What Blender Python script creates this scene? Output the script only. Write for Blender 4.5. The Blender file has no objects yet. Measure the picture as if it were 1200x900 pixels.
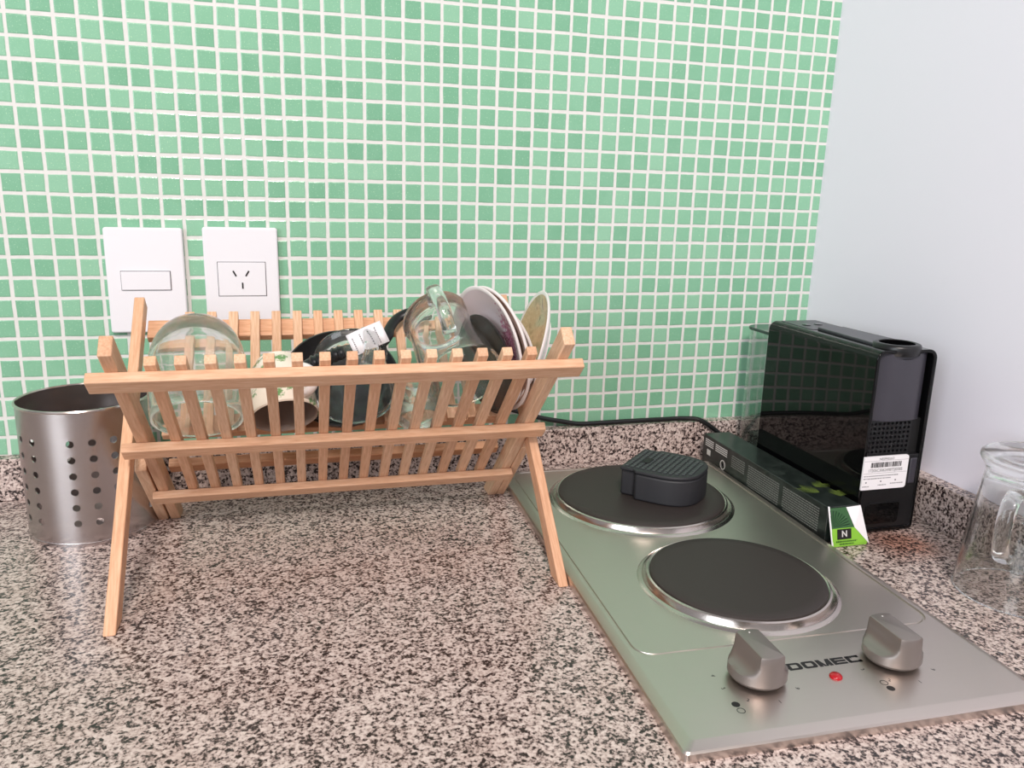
import bpy, bmesh, math, random
from mathutils import Vector, Matrix
random.seed(4)
S = bpy.context.scene
COL = S.collection
PI = math.pi
P = 0.0217            # mosaic pitch
ZC = -0.328           # counter top
XW = 0.9457           # face of the right wall
ZB = -0.2805          # top of the granite upstand

# ------------------------------------------------------------------ camera
cam = bpy.data.cameras.new('camera'); camo = bpy.data.objects.new('camera', cam); COL.objects.link(camo)
cam.sensor_fit = 'HORIZONTAL'; cam.sensor_width = 36; cam.lens = 928.97/1200*36
cam.clip_start = 0.01
def rotbasis(a, b, c):
    R = Matrix.Rotation(a, 3, 'Z') @ Matrix.Rotation(b, 3, 'X')
    r, u, f = R @ Vector((1,0,0)), R @ Vector((0,0,1)), R @ Vector((0,1,0))
    r2 = math.cos(c)*r + math.sin(c)*u; u2 = -math.sin(c)*r + math.cos(c)*u
    return r2, u2, f
CR, CU, CF = rotbasis(-0.270655, -0.236492, 0.02704)
CP = Vector((0.265131, -0.941343, 0.013544))
m = Matrix((( CR.x, CU.x, -CF.x, CP.x), (CR.y, CU.y, -CF.y, CP.y), (CR.z, CU.z, -CF.z, CP.z), (0,0,0,1)))
camo.matrix_world = m
S.camera = camo

# ------------------------------------------------------------------ helpers
def link(name, bm, mat, parent=None, smooth=False, loc=None, bevel=0, seg=2, ang=35):
    me = bpy.data.meshes.new(name)
    bmesh.ops.recalc_face_normals(bm, faces=bm.faces[:])
    bm.to_mesh(me); bm.free()
    o = bpy.data.objects.new(name, me); COL.objects.link(o)
    if mat: me.materials.append(mat)
    if smooth or bevel:
        for p in me.polygons: p.use_smooth = True
        md = None
        if bevel:
            md = o.modifiers.new('bevel', 'BEVEL'); md.width = bevel; md.segments = seg
            md.limit_method = 'ANGLE'; md.angle_limit = math.radians(ang); md.harden_normals = False
        me.set_sharp_from_angle(angle=math.radians(ang if not bevel else 60))
    if parent: o.parent = parent
    if loc: o.location = loc
    return o
def tag(o, label=None, cat=None, group=None, kind=None):
    if label: o['label'] = label
    if cat: o['category'] = cat
    if group: o['group'] = group
    if kind: o['kind'] = kind
    return o
def thing(name, label, cat, loc=(0,0,0), group=None, M=None):
    o = bpy.data.objects.new(name, None); COL.objects.link(o)
    o.empty_display_size = 0.02
    if M is not None: o.matrix_world = M
    else: o.location = loc
    return tag(o, label, cat, group)
def box(bm, x0, x1, y0, y1, z0, z1):
    v = [bm.verts.new((x,y,z)) for x in (x0,x1) for y in (y0,y1) for z in (z0,z1)]
    for f in ((0,1,3,2),(4,6,7,5),(0,4,5,1),(2,3,7,6),(0,2,6,4),(1,5,7,3)):
        bm.faces.new([v[i] for i in f])
    return bm
def BX(*a): return box(bmesh.new(), *a)
def obox(bm, c, ax, ay, az, hx, hy, hz):
    c, ax, ay, az = map(Vector, (c, ax, ay, az))
    v = [bm.verts.new(c + ax*hx*i + ay*hy*j + az*hz*k) for i in (-1,1) for j in (-1,1) for k in (-1,1)]
    for f in ((0,1,3,2),(4,6,7,5),(0,4,5,1),(2,3,7,6),(0,2,6,4),(1,5,7,3)):
        bm.faces.new([v[i] for i in f])
    return bm
def lathe(prof, n=64, bm=None, closed=False, M=None):
    """prof: list of (r,z); r==0 gives a pole; closed joins last to first"""
    bm = bm or bmesh.new()
    rings = []
    for r, z in prof:
        if r < 1e-7: rings.append([bm.verts.new((0,0,z))])
        else: rings.append([bm.verts.new((r*math.cos(2*PI*i/n), r*math.sin(2*PI*i/n), z)) for i in range(n)])
    pairs = list(zip(rings, rings[1:]))
    if closed: pairs.append((rings[-1], rings[0]))
    for a, b in pairs:
        for i in range(n):
            j = (i+1) % n
            if len(a) == 1 and len(b) == 1: continue
            if len(a) == 1: bm.faces.new((a[0], b[i], b[j]))
            elif len(b) == 1: bm.faces.new((a[i], a[j], b[0]))
            else: bm.faces.new((a[i], a[j], b[j], b[i]))
    bmesh.ops.remove_doubles(bm, verts=bm.verts[:], dist=2e-6)
    if M is not None: bmesh.ops.transform(bm, matrix=M, verts=bm.verts[:])
    return bm
def prism(poly, z0, z1, bm=None):
    bm = bm or bmesh.new()
    a = [bm.verts.new((x,y,z0)) for x,y in poly]; b = [bm.verts.new((x,y,z1)) for x,y in poly]
    bm.faces.new(a[::-1]); bm.faces.new(b)
    n = len(poly)
    for i in range(n): bm.faces.new((a[i], a[(i+1)%n], b[(i+1)%n], b[i]))
    return bm
def catmull(pts, k=8):
    pts = [Vector(p) for p in pts]; q = [2*pts[0]-pts[1]] + pts + [2*pts[-1]-pts[-2]]; out = []
    for i in range(1, len(q)-2):
        for s in range(k):
            t = s/k; a,b,c,d = q[i-1:i+3]
            out.append(0.5*((2*b)+(c-a)*t+(2*a-5*b+4*c-d)*t*t+(3*b-a-3*c+d)*t**3))
    out.append(pts[-1]); return out
def tube(path, rad, n=12, bm=None, sx=1.0, sy=1.0, up=(0,0,1), expo=2.0):
    """swept (super-)ellipse; rad a number or list; sx across, sy along up"""
    bm = bm or bmesh.new(); path = [Vector(p) for p in path]; rings = []
    N = len(path); pu = Vector(up)
    for i, p in enumerate(path):
        t = (path[min(i+1,N-1)] - path[max(i-1,0)]).normalized()
        s = t.cross(pu)
        if s.length < 1e-4: s = t.cross(Vector((1,0,0)))
        s.normalize(); w = s.cross(t).normalized(); pu = w
        r = rad[i] if isinstance(rad, (list, tuple)) else rad
        ring = []
        for k in range(n):
            a = 2*PI*k/n; ca, sa = math.cos(a), math.sin(a)
            cx = math.copysign(abs(ca)**(2/expo), ca); cy = math.copysign(abs(sa)**(2/expo), sa)
            ring.append(bm.verts.new(p + s*(r*sx*cx) + w*(r*sy*cy)))
        rings.append(ring)
    for a, b in zip(rings, rings[1:]):
        for k in range(n): bm.faces.new((a[k], a[(k+1)%n], b[(k+1)%n], b[k]))
    bm.faces.new(rings[0][::-1]); bm.faces.new(rings[-1])
    return bm
def rrect(x0, x1, y0, y1, r, k=6):
    if not isinstance(r, (list,tuple)): r = [r]*4
    out = []
    for (cx, cy, a0, rr) in ((x1-r[0],y1-r[0],0,r[0]),(x0+r[1],y1-r[1],90,r[1]),(x0+r[2],y0+r[2],180,r[2]),(x1-r[3],y0+r[3],270,r[3])):
        if rr < 1e-6: out.append((cx,cy)); continue
        for i in range(k+1):
            a = math.radians(a0+90*i/k); out.append((cx+rr*math.cos(a), cy+rr*math.sin(a)))
    return out
def frame_z(n, up=(0,0,1)):
    """rotation whose local Z is n, local Y leaning to `up`"""
    z = Vector(n).normalized(); y = Vector(up); y = (y - z*y.dot(z)).normalized(); x = y.cross(z)
    return Matrix(((x.x,y.x,z.x),(x.y,y.y,z.y),(x.z,y.z,z.z)))
def MAT4(n, loc, up=(0,0,1)):
    return Matrix.Translation(Vector(loc)) @ frame_z(n, up).to_4x4()
def text_bm(s, size, M, extrude=0.0, bold=0.0, spacing=1.0, sx=1.0, align='CENTER'):
    cu = bpy.data.curves.new('t', 'FONT'); cu.body = s; cu.size = size; cu.extrude = extrude; cu.offset = bold
    cu.align_x = align; cu.align_y = 'CENTER'; cu.space_character = spacing; cu.resolution_u = 3
    o = bpy.data.objects.new('t', cu); COL.objects.link(o)
    dg = bpy.context.evaluated_depsgraph_get()
    me = bpy.data.meshes.new_from_object(o.evaluated_get(dg))
    bm = bmesh.new(); bm.from_mesh(me)
    bmesh.ops.transform(bm, matrix=M @ Matrix.Diagonal((sx,1,1,1)), verts=bm.verts[:])
    bpy.data.objects.remove(o); bpy.data.curves.remove(cu); bpy.data.meshes.remove(me)
    return bm
def join(*bms):
    out = bmesh.new()
    for b in bms:
        me = bpy.data.meshes.new('j'); b.to_mesh(me); b.free(); out.from_mesh(me); bpy.data.meshes.remove(me)
    return out

# ------------------------------------------------------------------ materials
def srgb(r, g, b):
    f = lambda c: (c/12.92 if c <= .04045 else ((c+.055)/1.055)**2.4)
    return (f(r/255), f(g/255), f(b/255), 1)
class N:
    def __init__(s, name):
        s.m = bpy.data.materials.new(name); s.m.use_nodes = True; s.t = s.m.node_tree
        s.b = s.t.nodes['Principled BSDF']; s.o = s.t.nodes['Material Output']
    def n(s, kind, **kw):
        nd = s.t.nodes.new(kind)
        for k, v in kw.items():
            if k in nd.inputs: nd.inputs[k].default_value = v
            else: setattr(nd, k, v)
        return nd
    def l(s, a, b): s.t.links.new(a, b)
    def ramp(s, fac, stops, interp='LINEAR'):
        r = s.n('ShaderNodeValToRGB'); r.color_ramp.interpolation = interp
        e = r.color_ramp.elements
        while len(e) < len(stops): e.new(0.5)
        for el, (p, c) in zip(e, stops): el.position = p; el.color = c
        s.l(fac, r.inputs[0]); return r.outputs[0]
    def math(s, op, a, b=None, c=None, clamp=False):
        nd = s.n('ShaderNodeMath', operation=op); nd.use_clamp = clamp
        for i, v in enumerate((a, b, c)):
            if v is None: continue
            if hasattr(v, 'links'): s.l(v, nd.inputs[i])
            else: nd.inputs[i].default_value = v
        return nd.outputs[0]
    def mix(s, fac, a, b, blend='MIX'):
        nd = s.n('ShaderNodeMix', data_type='RGBA', blend_type=blend)
        for i, v in ((0, fac), (6, a), (7, b)):
            if hasattr(v, 'links'): s.l(v, nd.inputs[i])
            else: nd.inputs[i].default_value = v
        return nd.outputs[2]
    def coord(s, which='Object', scale=(1,1,1)):
        tc = s.n('ShaderNodeTexCoord'); mp = s.n('ShaderNodeMapping'); mp.inputs['Scale'].default_value = scale
        s.l(tc.outputs[which], mp.inputs[0]); return mp.outputs[0]
    def noise(s, vec, scale, detail=2, rough=.5, out='Fac'):
        nd = s.n('ShaderNodeTexNoise', Scale=scale, Detail=detail, Roughness=rough); s.l(vec, nd.inputs['Vector']); return nd.outputs[out]
    def bump(s, h, strength=.3, dist=.001):
        nd = s.n('ShaderNodeBump', Strength=strength, Distance=dist); s.l(h, nd.inputs['Height']); s.l(nd.outputs[0], s.b.inputs['Normal'])
    def set(s, **kw):
        for k, v in kw.items(): s.b.inputs[k.replace('_',' ')].default_value = v
        return s
def plain(name, col, rough=.5, metal=0, **kw):
    q = N(name); q.set(Base_Color=col, Roughness=rough, Metallic=metal, **kw); return q.m

def m_tile():
    q = N('green_glass_mosaic')
    tc = q.n('ShaderNodeTexCoord'); sp = q.n('ShaderNodeSeparateXYZ'); q.l(tc.outputs['Object'], sp.inputs[0])
    wob = q.n('ShaderNodeTexNoise', Scale=60, Detail=3); q.l(tc.outputs['Object'], wob.inputs['Vector'])
    wv = q.n('ShaderNodeSeparateColor'); q.l(wob.outputs['Color'], wv.inputs[0])
    u0 = q.math('DIVIDE', sp.outputs['X'], P); v0 = q.math('DIVIDE', sp.outputs['Z'], P)
    iu0 = q.math('FLOOR', u0); iv0 = q.math('FLOOR', v0)
    cell = q.n('ShaderNodeCombineXYZ'); q.l(iu0, cell.inputs[0]); q.l(iv0, cell.inputs[1])
    wn = q.n('ShaderNodeTexWhiteNoise', noise_dimensions='3D'); q.l(cell.outputs[0], wn.inputs['Vector'])
    rc = q.n('ShaderNodeSeparateColor'); q.l(wn.outputs['Color'], rc.inputs[0])
    fu = q.math('FRACT', u0); fv = q.math('FRACT', v0)
    # each tile sits a hair off its place and its edge is slightly ragged
    fu = q.math('ADD', q.math('ADD', fu, q.math('MULTIPLY', q.math('SUBTRACT', rc.outputs[0], .5), .03)), q.math('MULTIPLY', q.math('SUBTRACT', wv.outputs[0], .5), .06))
    fv = q.math('ADD', q.math('ADD', fv, q.math('MULTIPLY', q.math('SUBTRACT', rc.outputs[1], .5), .03)), q.math('MULTIPLY', q.math('SUBTRACT', wv.outputs[1], .5), .06))
    du = q.math('SUBTRACT', .5, q.math('ABSOLUTE', q.math('SUBTRACT', fu, .5)))
    dv = q.math('SUBTRACT', .5, q.math('ABSOLUTE', q.math('SUBTRACT', fv, .5)))
    d = q.math('MINIMUM', du, dv)
    mask = q.math('MULTIPLY', q.math('SUBTRACT', d, .070), 40, clamp=True)      # 0 grout, 1 tile
    tint = q.ramp(rc.outputs[2], [(0, srgb(118,172,140)), (.35, srgb(127,180,148)), (.7, srgb(134,186,154)), (1, srgb(142,190,160))])
    cloud = q.noise(q.coord(), 35, 2)
    tint = q.mix(q.math('MULTIPLY', q.math('SUBTRACT', cloud, .35), .5, clamp=True), tint, srgb(152,198,172))
    sp2 = q.noise(q.coord(), 700, 2, .6)
    fleck = q.math('MULTIPLY', q.math('SUBTRACT', sp2, .62), 10, clamp=True)
    tint = q.mix(q.math('MULTIPLY', fleck, .75), tint, srgb(205,236,200))
    grout = q.mix(q.noise(q.coord(), 120, 3), srgb(208,207,202), srgb(226,225,222))
    q.l(q.mix(mask, grout, tint), q.b.inputs['Base Color'])
    q.l(q.math('MULTIPLY_ADD', mask, -.62, .8), q.b.inputs['Roughness'])
    h = q.math('ADD', q.math('MULTIPLY', q.math('SUBTRACT', d, .06), 14, clamp=True), q.math('MULTIPLY', q.noise(q.coord(), 140, 2), .35))
    q.bump(h, .45, .0012)
    q.set(IOR=1.45)
    return q.m
def m_granite():
    q = N('speckled_granite')
    c = q.coord()
    n1 = q.noise(c, 400, 3, .55); n2 = q.noise(c, 190, 2, .5); n3 = q.noise(c, 24, 2)
    v = q.n('ShaderNodeTexVoronoi', Scale=300); q.l(c, v.inputs['Vector'])
    vc = q.n('ShaderNodeSeparateColor'); q.l(v.outputs['Color'], vc.inputs[0])
    s = q.math('ADD', q.math('MULTIPLY', n1, .62), q.math('ADD', q.math('MULTIPLY', n2, .22), q.math('MULTIPLY', vc.outputs[0], .16)))
    base = q.ramp(s, [(.375, srgb(40,32,32)), (.43, srgb(78,66,64)), (.47, srgb(148,130,125)), (.52, srgb(190,171,164)), (.62, srgb(218,202,195))])
    base = q.mix(q.math('MULTIPLY', q.math('SUBTRACT', n3, .45), .9, clamp=True), base, q.mix(1, base, srgb(214,196,186), 'MULTIPLY'))
    spx = q.n('ShaderNodeSeparateXYZ'); q.l(c, spx.inputs[0])
    dx = q.math('SUBTRACT', spx.outputs['X'], .862); dy = q.math('SUBTRACT', spx.outputs['Y'], -.318)
    dd = q.math('SQRT', q.math('ADD', q.math('MULTIPLY', dx, dx), q.math('MULTIPLY', dy, dy)))
    st = q.math('MULTIPLY', q.math('SUBTRACT', q.math('MULTIPLY_ADD', n3, .03, .034), dd), 30, clamp=True)
    base = q.mix(q.math('MULTIPLY', st, .75), base, q.mix(1, base, srgb(196,140,112), 'MULTIPLY'))      # rusty stain
    q.l(base, q.b.inputs['Base Color'])
    q.set(Roughness=.22)
    q.l(q.math('MULTIPLY_ADD', n1, .2, .12), q.b.inputs['Roughness'])
    return q.m
def m_wood():
    q = N('bamboo')
    c = q.coord('Object', (6, 60, 60)); oi = q.n('ShaderNodeObjectInfo')
    g = q.noise(c, 9, 4, .6); g2 = q.noise(q.coord('Object', (1.5, 25, 25)), 18, 2)
    col = q.ramp(q.math('ADD', q.math('MULTIPLY', g, .65), q.math('MULTIPLY', g2, .35)), [(.3, srgb(200,158,128)), (.5, srgb(222,184,154)), (.7, srgb(236,206,180))])
    tone = q.ramp(oi.outputs['Random'], [(0, srgb(236,216,202)), (.5, srgb(255,250,244)), (1, srgb(252,234,220))])
    q.l(q.mix(1, col, tone, 'MULTIPLY'), q.b.inputs['Base Color'])
    q.set(Roughness=.5); q.bump(g, .12, .0006)
    return q.m
def m_brushed(name, col, rough=.3, scale=(400,8,8), amt=.12, an=0):
    q = N(name)
    g = q.noise(q.coord('Object', scale), 4, 3, .6)
    q.l(q.math('MULTIPLY_ADD', q.math('SUBTRACT', g, .5), amt*2, rough), q.b.inputs['Roughness'])
    q.set(Base_Color=col, Metallic=1); q.b.inputs['Anisotropic'].default_value = an
    if amt > .03: q.bump(g, .05, .0003)
    return q.m
def m_glass(name, tint=(.985,.992,.988,1), refr=.2, gloss=1.0, rough=.02):
    """clear glass: a reflecting skin over mostly straight transmission, with a share of true refraction for thick pieces"""
    q = N(name)
    t = q.n('ShaderNodeBsdfTransparent', Color=tint)
    g = q.n('ShaderNodeBsdfRefraction', Color=tint, Roughness=0.0, IOR=1.45)
    r = q.n('ShaderNodeBsdfGlossy', Color=(1,1,1,1), Roughness=rough)
    lw = q.n('ShaderNodeLayerWeight', Blend=.5)
    f = q.math('MULTIPLY_ADD', q.math('POWER', lw.outputs['Facing'], 3.5), .75*gloss, .05*gloss, clamp=True)
    m1 = q.n('ShaderNodeMixShader'); m1.inputs[0].default_value = refr
    q.l(t.outputs[0], m1.inputs[1]); q.l(g.outputs[0], m1.inputs[2])
    m2 = q.n('ShaderNodeMixShader'); q.l(f, m2.inputs[0]); q.l(m1.outputs[0], m2.inputs[1]); q.l(r.outputs[0], m2.inputs[2])
    wv = q.noise(q.coord(), 45, 2)
    bp = q.n('ShaderNodeBump', Strength=.12, Distance=.002); q.l(wv, bp.inputs['Height']); q.l(bp.outputs[0], r.inputs['Normal']); q.l(bp.outputs[0], g.inputs['Normal'])
    q.l(m2.outputs[0], q.o.inputs['Surface'])
    q.t.nodes.remove(q.b)
    return q.m
def m_realglass(name, ior=1.42, clear=.06):
    q = N(name); q.set(Base_Color=(.985,.993,.99,1), Roughness=0.0, IOR=ior); q.b.inputs['Transmission Weight'].default_value = 1
    q.bump(q.noise(q.coord(), 60, 2), .06, .0015)
    t = q.n('ShaderNodeBsdfTransparent', Color=(.96,.975,.965,1)); mx = q.n('ShaderNodeMixShader'); mx.inputs[0].default_value = clear
    q.l(q.b.outputs[0], mx.inputs[1]); q.l(t.outputs[0], mx.inputs[2]); q.l(mx.outputs[0], q.o.inputs['Surface'])
    return q.m
def m_blackplastic(name, col, rough, bumpy=0):
    q = N(name); q.set(Base_Color=col, Roughness=rough)
    if bumpy: q.bump(q.noise(q.coord(), 1500, 2), bumpy, .0003)
    return q.m

M_TILE, M_GRAN, M_WOOD = m_tile(), m_granite(), m_wood()
M_WALL = N('white_paint'); M_WALL.set(Base_Color=srgb(240,236,247), Roughness=.75); M_WALL.bump(M_WALL.noise(M_WALL.coord(), 90, 3), .06, .001); M_WALL = M_WALL.m
M_STEEL = m_brushed('brushed_stainless_steel', srgb(212,202,195), .36, (10,500,10), .08)
M_RING = m_brushed('bright_steel', srgb(206,196,190), .22, (80,80,80), .05)
M_CAN = m_brushed('spun_stainless_steel', srgb(196,188,187), .25, (3,3,160), .02, .8)
M_IRON = N('cast_iron_hotplate'); M_IRON.set(Base_Color=srgb(50,43,41), Roughness=.55); M_IRON.bump(M_IRON.noise(M_IRON.coord(), 700, 2), .1, .0003); M_IRON = M_IRON.m
M_KNOB = plain('silver_knob_plastic', srgb(146,138,134), .40, .7)
M_PRINT = plain('black_print', srgb(28,24,26), .5)
M_RED = plain('red_lens', srgb(170,28,36), .15)
M_PLATE = plain('white_switch_plastic', srgb(232,230,234), .32)
M_GAP = plain('dark_gap', srgb(96,94,100), .6)
M_BLACKGLOSS = plain('gloss_black_plastic', srgb(8,8,9), .04, IOR=1.38)
M_BLACK = m_blackplastic('black_plastic', srgb(20,20,22), .35)
M_BLACKMATTE = m_blackplastic('matte_black_plastic', srgb(38,38,42), .55, .15)
M_HEAD = m_blackplastic('satin_grey_plastic', srgb(58,56,64), .32)
M_CORD = m_blackplastic('black_rubber_cable', srgb(18,18,19), .35)
M_PAPER = plain('white_paper', srgb(236,233,236), .6)
M_GREYPRINT = plain('grey_print', srgb(120,118,122), .6)
M_GLASS = m_realglass('clear_glass', 1.40, .15)
M_GLASSTHICK = m_realglass('thick_clear_glass')
M_TANK = m_glass('clear_plastic_tank', refr=.10, tint=(.90,.94,.925,1), gloss=1.5)
M_CERAM = plain('white_glazed_ceramic', srgb(238,230,228), .12)
M_PANBLACK = plain('black_nonstick', srgb(24,24,26), .28)

# ------------------------------------------------------------------ the setting
tag(link('wall_back', BX(-1.2, XW, 0, .05, -.45, .75), M_TILE), 'wall of small square green glass mosaic tiles with white grout', 'wall', kind='structure')
tag(link('wall_right', BX(XW, XW+.05, -1.0, .05, -.45, .75), M_WALL), 'plain white painted wall at the right', 'wall', kind='structure')
tag(link('trim_1', BX(-1.2, XW, -.0165, 0, ZC, ZB), M_GRAN, bevel=.001), 'granite upstand strip along the tiled wall', 'upstand', kind='structure')
tag(link('trim_2', BX(XW-.0185, XW, -1.0, -.0165, ZC, ZB), M_GRAN, bevel=.001), 'granite upstand strip along the white wall', 'upstand', kind='structure')
tag(link('countertop', BX(-1.2, XW, -.72, 0, ZC-.03, ZC), M_GRAN, bevel=.002), 'polished speckled pinkish grey granite countertop', 'countertop')

# ------------------------------------------------------------------ switch and socket
def wall_plate(name, label, cat, x0, x1, z0, z1):
    t = thing(name, label, cat, ((x0+x1)/2, 0, (z0+z1)/2))
    w, h = (x1-x0)/2, (z1-z0)/2
    bm = prism(rrect(-w, w, -h, h, .003), 0, .008)
    bmesh.ops.transform(bm, matrix=Matrix.Rotation(PI/2, 4, 'X'), verts=bm.verts[:])
    link('cover_plate', bm, M_PLATE, t, bevel=.0018, seg=3)
    return t
def inset(t, name, x0, x1, z0, z1, proud, cx, cz, mat=None, gap=.0007):
    # a dark joint line and the module standing inside it
    g = link('joint_line', BX(x0-cx-gap, x1-cx+gap, -.00815, -.0078, z0-cz-gap, z1-cz+gap), M_GAP, t)
    return link(name, BX(x0-cx, x1-cx, -.008-proud, -.0075, z0-cz, z1-cz), mat or M_PLATE, t, bevel=.0004)
sw = wall_plate('light_switch', 'white light switch plate with a single rocker on the green tiles', 'light switch', .0712, .1497, -.1460, -.0328)
cx, cz = (.0712+.1497)/2, (-.1460-.0328)/2
inset(sw, 'rocker', .0858, .1347, -.0990, -.0794, .0022, cx, cz)
so = wall_plate('power_outlet', 'white wall socket plate with three angled slots above the dish rack', 'power outlet', .1697, .2483, -.1440, -.0312)
cx, cz = (.1697+.2483)/2, (-.1440-.0312)/2
md = inset(so, 'socket_module', .1840, .2340, -.1062, -.0692, .0012, cx, cz)
for dx, dz, ang in ((-.0077,.0062,-27), (.0057,.0062,30), (.0002,-.0072,0)):
    bm = bmesh.new(); a = math.radians(ang)
    obox(bm, (.209-cx+dx, -.0093, -.0877-cz+dz), (math.cos(a),0,-math.sin(a)), (0,1,0), (math.sin(a),0,math.cos(a)), .00085, .0003, .0034)
    link('slot', bm, M_PRINT, md)

# ------------------------------------------------------------------ utensil holder
def utensil_holder():
    R, H = .0595, .134
    t = thing('utensil_holder', 'round perforated stainless steel utensil holder on the counter left of the dish rack', 'utensil holder', (.0595, -.0985, ZC))
    bm = bmesh.new(); cols = 20; da = 2*PI/cols; cell = .0158
    base = 1.9*PI/180 + math.atan2(-.84, .205) + math.radians(1)
    z0 = .0245 - cell/2; rows = [(0, z0, False)]
    rows += [(z0+i*cell, z0+(i+1)*cell, True) for i in range(6)]
    rows += [(z0+6*cell, H, False)]
    rings = {}
    def W(a, z): return bm.verts.new((R*math.cos(a), R*math.sin(a), z))
    for c in range(cols):
        a0 = base + (c-.5)*da
        for (za, zb, hole) in rows:
            if hole and c % 4 != 2:
                out, inn = [], []
                for k in range(16):
                    th = 2*PI*k/16 + PI/4; x, y = math.cos(th), math.sin(th); s = max(abs(x), abs(y))
                    side = (k//4, (k % 4)/4)
                    corner = [(1,1),(-1,1),(-1,-1),(1,-1)]
                    p, qn = corner[side[0]], corner[(side[0]+1) % 4]; f = side[1]
                    ox, oy = p[0]+(qn[0]-p[0])*f, p[1]+(qn[1]-p[1])*f
                    out.append(W(a0+da*(ox+1)/2, za+(zb-za)*(oy+1)/2))
                    rr = .0035
                    inn.append(W(a0+da/2+rr*x/R, (za+zb)/2+rr*y))
                for k in range(16): bm.faces.new((out[k], out[(k+1)%16], inn[(k+1)%16], inn[k]))
            else:
                g = [[W(a0+da*i/4, za+(zb-za)*j/4) for i in range(5)] for j in range(5)]
                for j in range(4):
                    for i in range(4): bm.faces.new((g[j][i], g[j][i+1], g[j+1][i+1], g[j+1][i]))
    bmesh.ops.remove_doubles(bm, verts=bm.verts[:], dist=1e-5)
    o = link('canister', bm, M_CAN, t, smooth=True, ang=60)
    so = o.modifiers.new('wall', 'SOLIDIFY'); so.thickness = .0009; so.offset = -1
    es = o.modifiers.new('edges', 'EDGE_SPLIT'); es.split_angle = math.radians(40)
    lathe([(R-.0013,H),(R+.0006,H-.0012),(R+.0013,H),(R+.0006,H+.0013),(R-.0008,H+.0013)], 80, b := bmesh.new(), closed=True)
    link('rolled_rim', b, M_RING, t, smooth=True)
    link('bottom', lathe([(0,.0035),(R-.006,.0035),(R-.002,.0045),(R-.0008,.006),(R+.0002,.004),(R-.001,.001),(R-.004,0),(0,0)], 80), M_CAN, t, smooth=True)
utensil_holder()

# ------------------------------------------------------------------ dish rack
B0, BD = Vector((0,-.090,ZC)), Vector((0,-.739,.674)); BN = Vector((0,-.674,-.739))   # front frame: foot at the back, top at the front
A0, AD = Vector((0,-.320,ZC)), Vector((0,.719,.695)); AN = Vector((0,.695,-.719))     # back frame: foot at the front
rack = thing('dish_rack', 'folding crossed bamboo dish rack full of dishes standing on the granite', 'dish rack', (.306,-.205,ZC))
RO = Vector((.306,-.205,ZC))
X1 = Vector((1,0,0))
def beam(name, F0, D, NN, x0, x1, s0, s1, n0, n1, bev=.0009, flatfoot=False):
    bm = bmesh.new()
    c = F0 + D*((s0+s1)/2) + NN*((n0+n1)/2) + X1*((x0+x1)/2)
    hx, hs, hn = (x1-x0)/2, (s1-s0)/2, (n1-n0)/2
    long_x = hx > hs
    # object whose local X runs along the grain
    if long_x: ax, ay, az = X1, D, NN; hh = (hx, hs, hn)
    else: ax, ay, az = D, X1, NN; hh = (hs, hx, hn)
    obox(bm, (0,0,0), (1,0,0), (0,1,0), (0,0,1), *hh)
    if ax.cross(ay).dot(az) < 0: az = -az
    if flatfoot:    # cut the lower end level with the counter
        Mx = Matrix(((ax.x,ay.x,az.x),(ax.y,ay.y,az.y),(ax.z,ay.z,az.z)))
        for v in bm.verts:
            if v.co.x < 0:
                w = Mx @ v.co + c
                v.co.x += (ZC + .0002 - w.z)/D.z
    o = link(name, bm, M_WOOD, rack, bevel=bev)
    Mx = Matrix(((ax.x,ay.x,az.x,0),(ax.y,ay.y,az.y,0),(ax.z,ay.z,az.z,0),(0,0,0,1)))
    o.matrix_parent_inverse = Matrix.Identity(4)
    o.matrix_local = Matrix.Translation(c-RO) @ Mx
    return o
HB = .0085
# side bars
beam('side_bar', A0, AD, AN, .1120, .1215, 0, .325, -HB, HB, flatfoot=True)
beam('side_bar', A0, AD, AN, .4830, .4920, 0, .325, -HB, HB, flatfoot=True)
beam('side_bar', B0, BD, BN, .1310, .1405, 0, .342, -HB, HB, flatfoot=True)
beam('side_bar', B0, BD, BN, .4725, .4822, 0, .342, -HB, HB, flatfoot=True)
beam('foot_bar', B0, BD, BN, .1190, .1290, 0, .140, -HB, HB, flatfoot=True)
beam('foot_bar', B0, BD, BN, .4828, .4918, 0, .140, -HB, HB, flatfoot=True)
# rails
beam('rail', B0, BD, BN, .1185, .4950, .303, .320, HB, HB+.0088)
beam('rail', B0, BD, BN, .1195, .4925, .184, .200, HB, HB+.0085)
beam('rail', B0, BD, BN, .1262, .4838, .0735, .0895, HB, HB+.0080)
beam('rail', B0, BD, BN, .1420, .4685, .092, .106, -HB-.009, -HB)
beam('rail', A0, AD, AN, .1230, .4800, .288, .309, HB, HB+.009)
beam('rail', A0, AD, AN, .1420, .4685, .177, .196, HB, HB+.009)
# slats
for i in range(15):
    x = .1623 + i*.02052
    beam('slat', B0, BD, BN, x-.0042, x+.0042, .0755, .3275, .0005, HB, .0006)
for i in range(15):
    x = .1624 + i*.0208
    beam('slat', A0, AD, AN, x-.0045, x+.0045, .176, .3130, .0005, HB, .0006)

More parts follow.
